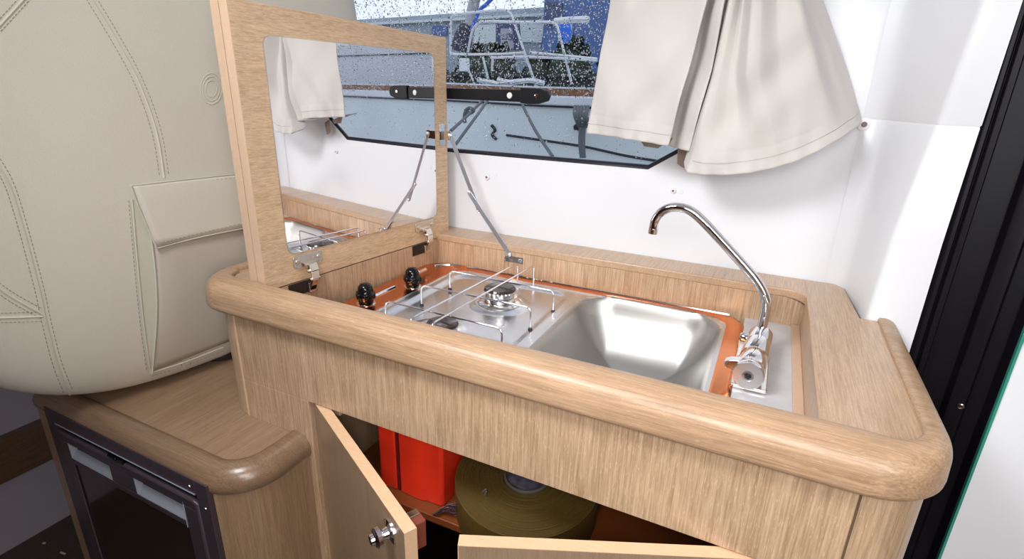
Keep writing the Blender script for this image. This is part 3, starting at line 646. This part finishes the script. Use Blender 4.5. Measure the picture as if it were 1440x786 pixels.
# snap studs on the wall
def stud(px, py, r, label, d=.0):
    c = at(px, py, Y=YW-.001); t = thing('screw_cap', label, 'stud', c, None)
    MB().lathe([(r, 0), (r, .0015), (r*.8, .004), (r*.45, .0045), (r*.42, .003)], c, (0, -1, 0), 24).obj('cap_ring', cap_w, t, smooth=True)
    MB().lathe([(r*.42, .003), (r*.40, .0036), (r*.1, .0036)], c, (0, -1, 0), 16).obj('cap_centre', cap_d, t, smooth=True); return t
stud(685, 249, .0085, 'small white screw cap on the wall just right of the stay arm')
stud(947, 268, .0065, 'small white screw cap on the wall below the curtain hem')
stud(1215, 175, .0125, 'large white snap stud holding the lower right curtain corner')
for px, py, lb in ((697, 247, 'flat filled screw hole right of the cap by the stay arm'), (958, 270, 'flat filled screw hole right of the cap below the curtain')):
    c = at(px, py, Y=YW-.0005); tag(MB().lathe([(.0045, 0), (.004, .0008), (.001, .001)], c, (0, -1, 0), 16).obj('wall_plug', white, smooth=True), lb, 'plug')

# ------------------------------------------------------------------ window stay on the glass
W = thing('window_latch_bar', 'black horizontal latch bar with rounded ends across the window', 'latch', (-.68, 1.27, 1.31))
YL = YW-.004; zc = 1.3135
MB().prism3([(a, YL-.008, b) for a, b in [(-1.02, zc-.014), (-.585, zc-.017), (-.585, zc+.012), (-1.02, zc+.012)]], (0, .008, 0)).obj('bar', blkl, W, bevel=.002)
for s, x0 in ((1, -.60), (-1, -1.0)):
    pts = [(x0, zc-.019), (x0+s*.02, zc-.021), (x0+s*.05, zc-.020), (x0+s*.075, zc-.012), (x0+s*.080, zc), (x0+s*.074, zc+.011), (x0+s*.055, zc+.016), (x0, zc+.017)]
    MB().prism3([(a, YL-.013, b) for a, b in pts], (0, .012, 0)).obj('end_plate', blkl, W, bevel=.002)
    MB().lathe([(.0055, 0), (.005, .0015), (.002, .002)], (x0+s*.045, YL-.013, zc-.001), (0, -1, 0), 16).obj('screw', steel2, W, smooth=True)
MB().lathe([(.0075, 0), (.007, .002), (.003, .003)], (-.631, YL-.0085, zc-.002), (0, -1, 0), 18).obj('rivet', plain('white_rivet', (.8, .8, .8), .3), W, smooth=True)

# ------------------------------------------------------------------ inside the open cabinet
R = thing('red_container', 'bright red ribbed plastic container inside the open cabinet', 'container', (-.56, .9, .525))
rp = [(-.644, .722), (-.638, .716), (-.600, .716), (-.597, .722), (-.591, .722), (-.588, .716), (-.560, .714), (-.532, .714), (-.526, .718), (-.492, .718), (-.486, .724), (-.484, .90), (-.50, 1.12), (-.63, 1.12), (-.644, 1.10)]
MB().prism(rp, .5255, .78).obj('container_body', red, R, bevel=.003)
MB().box((-.597, .7175, .526), (-.591, .723, .78)).obj('container_seam', plain('dark_red_seam', (.15, .01, .01), .5), R)
W2 = thing('webbing_coil', 'flat coil of olive webbing lying in the open cabinet', 'coil', (-.332, .79, .56))
pf = [(.042, -.083)]
for k in range(46): r = .047+k*.00205; q_ = .0016*math.sin(k*1.7)*math.sin(k*.37); pf += [(r, -.003+q_), (r+.0014, -.003+q_), (r+.0018, -.0045+q_)]
pf += [(.1425, -.03), (.1420, -.05), (.1415, -.083), (.10, -.0835)]
axw = Vector((.03, -.10, 1)); MB().lathe(pf, (-.335, .789, .612), axw, 72).obj('webbing', olive, W2, smooth=False)
MB().lathe([(.043, -.04), (.046, .001), (.042, .003), (.040, .0), (.039, -.03)], (-.335, .789, .612), axw, 40).obj('core_ring', plain('grey_core_ring', (.12, .10, .08), .4), W2, smooth=True)
MB().lathe([(.039, -.030), (.0385, -.018), (.02, -.016)], (-.335, .789, .612), axw, 32).obj('core_print', core, W2)
def crumple(u, v):
    a = at(608+76*u, 722-34*u+(6+28*u)*v-3*math.sin(u*7), Y=.705-.012*math.sin(u*5+v*3)+.007*math.sin(u*17+v*13)*math.cos(v*19-u*7)); return a
tag(MB().grid(crumple, 26, 18).obj('plastic_bag', bag_m, solid=.0006), 'crumpled clear plastic bag between red container and webbing coil', 'bag')
# bits at lower left
tag(MB().tube(smooth_path([(-1.80, .62, .03), (-1.72, .60, .04), (-1.66, .60, .10), (-1.60, .64, .17), (-1.55, .66, .2)], 6), .007, 8).obj('cable', blk, smooth=True), 'short black cable behind the fridge cabinet by the floor', 'cable')
for k, (px, py, lb) in enumerate(((33, 754, 'pale wood splinter on the dark floor nearest the lilac wall'), (59, 765, 'pale wood splinter on the dark floor in the middle of three'), (84, 778, 'longest pale wood splinter on the floor beside the fridge cabinet'))):
    c = at(px+42-42, py, Z=.003); L_ = (.008, .008, .02)[k]
    tag(MB().obox(c, (L_, .003, 0), (-.002, .005, 0), (0, 0, .002)).obj('wood_splinter', wedge), lb, 'splinter')

# ------------------------------------------------------------------ outside: neighbouring boat
hullm = plain('pale_grey_hull', (.60, .66, .68), .3, var=.03, scale=2); deckm = plain('pale_deck_paint', (.62, .65, .70), .5, bump=.1, scale=200)
teak = plain('teak_toe_rail', (.22, .10, .05), .6, var=.3, scale=40); tubem = plain('stainless_rail', (.60, .61, .64), .3, .7); rope = plain('grey_rope', (.12, .13, .14), .8, bump=.8, scale=300)
B = thing('moored_sailing_boat', 'grey hulled sailing boat with teak rail moored outside the window', 'boat', (-1, 3.3, 0))
def stripx(z0, z1, y0, y1, xa, xb, nm, mat, dip=0, n=40, bev=0):
    m = MB()
    def f(i, which):
        x = xa+(xb-xa)*i/n; yy = 3.2+.035*max(0, -(x+1.4))**2+.01*x*x*(x > 0); dz = .018*(-1.4-x)*(x < -1.4)+.0
        return {0: (x, yy+y0, z0+dz), 1: (x, yy+y0, z1+dz), 2: (x, yy+y1, z1+dz), 3: (x, yy+y1, z0+dz)}[which]
    vs = [f(i, k) for i in range(n+1) for k in range(4)]
    fs = [(i*4+k, i*4+(k+1) % 4, (i+1)*4+(k+1) % 4, (i+1)*4+k) for i in range(n) for k in range(4)]+[(3, 2, 1, 0), (n*4, n*4+1, n*4+2, n*4+3)]
    return MB().add(vs, fs).obj(nm, mat, B, bevel=bev)
stripx(-.3, 1.245, .03, 1.6, -4.2, 6.5, 'hull', hullm)
stripx(1.247, 1.305, .0, 1.5, -4.2, 6.5, 'gunwale', deckm, bev=.012)
stripx(1.236, 1.2465, .015, .2, -4.2, 6.5, 'hull_groove', rub)
stripx(1.306, 1.345, .02, .10, -4.2, 6.5, 'toe_rail', teak)
stripx(1.347, 1.357, .02, .16, -4.2, 6.5, 'rail_cap', plain('white_cap', (.6, .64, .7), .3))
stripx(1.306, 1.335, .12, 1.5, -4.2, 6.5, 'deck', deckm)
def px3(pts, y): return [at(a, b, Y=y) for a, b in pts]
def tubes(lst, y, nm, r=.0085, par=None, mat=None):
    for pts in lst: MB().tube(smooth_path(px3(pts, y), 4) if len(pts) > 3 else px3(pts, y), r, 8).obj(nm, mat or tubem, par or B, smooth=True)
tubes([[(634, 70), (634, 40), (636, 24), (644, 20), (680, 16), (706, 14), (716, 17), (722, 28), (738, 75), (755, 124)], [(634, 70), (640, 76), (700, 76), (738, 74)],
       [(658, 74), (664, 45), (672, 33), (684, 30), (730, 31), (772, 31), (781, 35), (786, 45), (804, 118)], [(690, 81), (740, 80), (794, 82), (840, 85)], [(679, 80), (688, 118)], [(693, 82), (692, 100)], [(745, 74), (790, 78), (840, 83)]], 3.5, 'pulpit_tube')
MB().obox(at(645, 100, Y=3.45), (.075, 0, 0), (0, .03, 0), (0, 0, .085)).obj('instrument_box', deckm, B, bevel=.008)
tubes([[(659, 98), (667, 118)]], 3.46, 'box_bracket', .006)
tubes([[(700, 112), (720, 116), (745, 113), (765, 117)], [(672, 112), (700, 118), (730, 114)]], 3.4, 'deck_fitting', .016)
tubes([[(780, 30), (800, 28), (828, 27)]], 3.6, 'boom_end', .02)
# folded black toe pieces and waterline trim on the hull
yh = 3.228
for pts, r in (([(691, 176), (696, 183), (692, 190), (698, 196)], .010), ([(712, 190), (760, 197), (820, 206), (880, 219), (935, 228)], .008)):
    MB().tube(smooth_path(px3(pts, yh), 8), r, 6).obj('hull_marking', rub, B, smooth=True)
MB().lathe([(.022, 0), (.02, .012), (.008, .014)], at(811.5, 179, Y=3.225), (0, -1, 0), 16).obj('hull_fitting', rub, B, smooth=True)
# mooring lines
def line(pts, y0, y1, label, r=.009):
    n = len(pts); tag(MB().tube(smooth_path([at(a, b, Y=y0+(y1-y0)*i/(n-1)) for i, (a, b) in enumerate(pts)], 5), r, 8).obj('mooring_rope', rope, smooth=True), label, 'rope')
line([(682, 138), (660, 160), (634, 184)], 3.0, 2.3, 'grey mooring rope nearest the lid, knotted below the latch bar', .008)
line([(688, 138), (668, 166), (640, 204)], 3.0, 2.3, 'grey mooring rope just right of the knotted one', .008)
line([(735, 148), (752, 182), (777, 220)], 3.1, 2.6, 'single grey rope slanting down right across the pale hull', .009)
MB().tube(smooth_path([at(a, b, Y=2.7) for a, b in ((654, 156), (660, 152), (666, 155), (661, 159), (655, 157), (653, 165), (654, 173))], 5), .010, 8).obj('rope_knot', rope, smooth=True)
tag(bpy.data.objects['rope_knot'], 'dark knot tied in the mooring rope near the lid', 'knot')
FD = thing('rope_fender', 'coiled grey rope fender hanging beside the curtain edge', 'fender', at(822, 180, Y=3.0))
for k in range(5): MB().tube(smooth_path([at(809+4.5*k, 150, Y=3.12), at(808+4.2*k, 160, Y=3.05), at(811+3.6*k, 170, Y=3.05), at(815+2.2*k, 178, Y=3.1)], 5), .011, 8).obj('rope_loop', rope, FD, smooth=True)
for k in range(2): MB().tube(smooth_path([at(817+4*k, 176, Y=3.1), at(816+4*k, 200, Y=3.08), at(818+3*k, 222, Y=3.08)], 5), .013, 8).obj('rope_tail', rope, FD, smooth=True)
# boat further right, seen in the mirror
B2 = thing('white_motor_boat', 'white boat with mast and rails lying to the right, visible in the mirror', 'boat', (5, 6, 0))
MB().prism3([(2.2, 6, -.3), (14, 6, -.3), (14, 6, 2.2), (8.5, 6, 2.2), (8.0, 6, 2.05), (2.2, 6, 1.95)], (0, 2, 0)).obj('hull', plain('white_hull', (.55, .57, .60), .3, var=.05, scale=1.5), B2, bevel=.05)
MB().box((2.2, 5.98, 1.82), (14, 6, 1.835)).obj('hull_line', rub, B2)
for x in (3.0, 4.6, 6.2): MB().tube([(x, 3.35, 1.34), (x-.05, 3.35, 2.1)], .02, 8).obj('stanchion', tubem, B, smooth=True)
MB().tube([(3.4, 3.35, 1.34), (3.25, 3.35, 3.6)], .035, 10).obj('mast_tube', tubem, B, smooth=True)
# buildings and trees
ORD = ['first', 'second', 'third', 'fourth', 'fifth', 'sixth', 'seventh', 'eighth', 'ninth']
roofm = plain('blue_grey_cladding', (.30, .36, .42), .6); bluem = plain('blue_cladding', (.08, .15, .36), .6); whitew = plain('white_shutter', (.62, .68, .70), .6); purp = plain('dark_blue_frame', (.07, .09, .18), .6)
HB = thing('harbour_hall', 'pale blue grey harbour hall with white roller doors beyond the boat', 'building', (-14, 28, 0))
a, b = at(470, 30, Y=25), at(768, 10, Y=25)
MB().prism3([(a.x-8, 25, -2), (b.x, 25, -2), (b.x, 25, b.z), (a.x, 25, a.z), (a.x-8, 25, a.z-.5)], (0, 10, 0)).obj('wall', roofm, HB)
a2, b2 = at(470, 38, Y=24.8), at(768, 22, Y=24.8); MB().prism3([(a2.x, 24.8, a2.z), (b2.x, 24.8, b2.z), (b2.x, 24.8, b2.z+.12), (a2.x, 24.8, a2.z+.12)], (0, .2, 0)).obj('eaves', whitew, HB)
def pane(q, y, nm, mat, par): 
    q = [at(x, z, Y=y) for x, z in q]; return MB().prism3([Vector((v.x, y, v.z)) for v in q], (0, .1, 0)).obj(nm, mat, par)
pane([(666, 62), (697, 62), (697, 34), (666, 36)], 24.9, 'roller_door', whitew, HB); pane([(733, 59), (765, 60), (765, 34), (731, 33)], 24.9, 'roller_door', whitew, HB); pane([(760, 68), (792, 68), (792, 36), (765, 36)], 24.85, 'blue_panel', bluem, HB)
pane([(607, 48), (628, 50), (628, 36), (607, 36)], 24.9, 'blue_window', bluem, HB); pane([(697, 70), (733, 70), (731, 33), (697, 33)], 24.95, 'door_frame', purp, HB); sg = pane([(704, 68), (722, 68), (720, 40), (704, 40)], 24.85, 'office_door', plain('grey_door', (.42, .42, .48), .6), HB)
cu = bpy.data.curves.new('door_lettering', 'FONT'); cu.body = 'UBI'; cu.size = .42; cu.extrude = .01; cu.materials.append(purp)
t0 = bpy.data.objects.new('lettering_source', cu); COL.objects.link(t0); dgr = bpy.context.evaluated_depsgraph_get(); me = bpy.data.meshes.new_from_object(t0.evaluated_get(dgr)); bpy.data.objects.remove(t0)
tx = bpy.data.objects.new('door_lettering', me); COL.objects.link(tx); tx.parent = HB; tp = at(706.5, 56, Y=24.8); tx.location = tp-ORG[HB.name]; tx.rotation_euler = (PI/2, 0, 0)
BB = thing('blue_warehouse', 'deep blue warehouse right of the pale harbour hall', 'building', (-8, 27, 0))
c0, c1 = at(765, 12, Y=23), at(905, -60, Y=23); MB().box((c0.x, 23, -2), (c0.x+14, 24.7, c1.z+1)).obj('wall', bluem, BB)
pane([(766, 36), (792, 34), (790, 4), (767, 2)], 22.9, 'upper_window', purp, BB); pane([(785, 66), (790, 66), (790, 36), (785, 36)], 22.9, 'white_post', whitew, BB); pane([(800, 66), (804, 66), (804, 34), (800, 34)], 22.9, 'white_post', whitew, BB)
tree_m = plain('dark_foliage', (.018, .030, .016), .8, var=.6, scale=6); 
def leafy(x, y, z, r, h, nm, label, cat, grp=None, seed=0):
    rr = random.Random(seed); vs = []; fs = []
    for k in range(620):
        t = rr.uniform(0, 2*PI); q = rr.uniform(0, 1)**.5; zz = rr.uniform(0, 1); w_ = math.sqrt(max(.05, 1-(zz*.95)**2))
        c = Vector((x+r*q*w_*math.cos(t), y+r*.5*q*w_*math.sin(t), z+h*zz)); s = .13*rr.uniform(.6, 1.5)
        d1 = Vector((rr.gauss(0, 1), rr.gauss(0, 1), rr.gauss(0, 1))).normalized()*s; d2 = Vector((rr.gauss(0, 1), rr.gauss(0, 1), rr.gauss(0, 1))).normalized()*s
        n = len(vs); vs += [c-d1, c+d2, c+d1, c-d2]; fs.append((n, n+1, n+2, n+3))
    m = MB().add(vs, fs); m.lathe([(r*.8, -.2), (r*.9, h*.3), (r*.7, h*.7), (r*.2, h*.93)], (x, y, z), seg=10); return tag(m.obj(nm, tree_m, recalc=False), label, cat, grp)
for k in range(9): leafy(-14.6+k*1.35, 17.5+(k%2)*.8, .4, .98, 2.35+.25*math.sin(k*2.3), 'hedge_bush', ORD[k]+' bush of the dark hedge in front of the harbour hall, counted from the left', 'bush', 'dark hedge bushes beyond the boat', k)
for k in range(8): leafy(-.5+k*4.1, 18.9, 0, 2.0, 3.6+.8*math.sin(k*1.9), 'dark_tree', ORD[k]+' dark tree from the left in the row behind the white motor boat', 'tree', 'dark trees reflected in the mirror', 20+k)
# dark masts and blue rope over the pulpit
tag(MB().tube(px3([(672, -20), (664, 15), (655, 75)], 9), [.10, .10, .10], 10).obj('mast', plain('grey_mast', (.35, .35, .4), .4), smooth=True), 'grey mast rising behind the pulpit rail', 'mast')
tag(MB().tube(px3([(694, -4), (684, 6), (674, 14), (668, 30), (662, 44)], 4.2), .016, 8).obj('blue_rope', plain('blue_rope_cover', (.03, .09, .42), .6), smooth=True), 'blue rope hanging at the pulpit rail', 'rope')
tag(MB().tube(px3([(657, 34), (652, 50), (648, 72)], 5), [.06, .09, .11], 10).obj('furled_sail', plain('dark_sail_cover', (.02, .025, .05), .7), smooth=True), 'dark furled cover left of the blue rope', 'cover')
tag(MB().tube(px3([(793, 34), (795, 48), (794, 60)], 4.5), [.05, .06, .04], 10).obj('blue_bundle', plain('bright_blue_cloth', (.02, .13, .60), .6), smooth=True), 'bright blue bundle hanging on the right pulpit rail', 'bundle')
tag(MB().box((-30, 15.2, -.5), (9, 16.6, 1.75)).box((-30, 15.1, 1.75), (9, 16.6, 1.86)).obj('quay', plain('dark_quay', (.03, .035, .03), .8, var=.5, scale=3)), 'dark quay wall beneath the hedge beyond the boat', 'quay')
struct('water', MB().box((-60, 1.6, -.6), (60, 60, -.5)), plain('harbour_water', (.06, .08, .09), .1), 'grey harbour water')
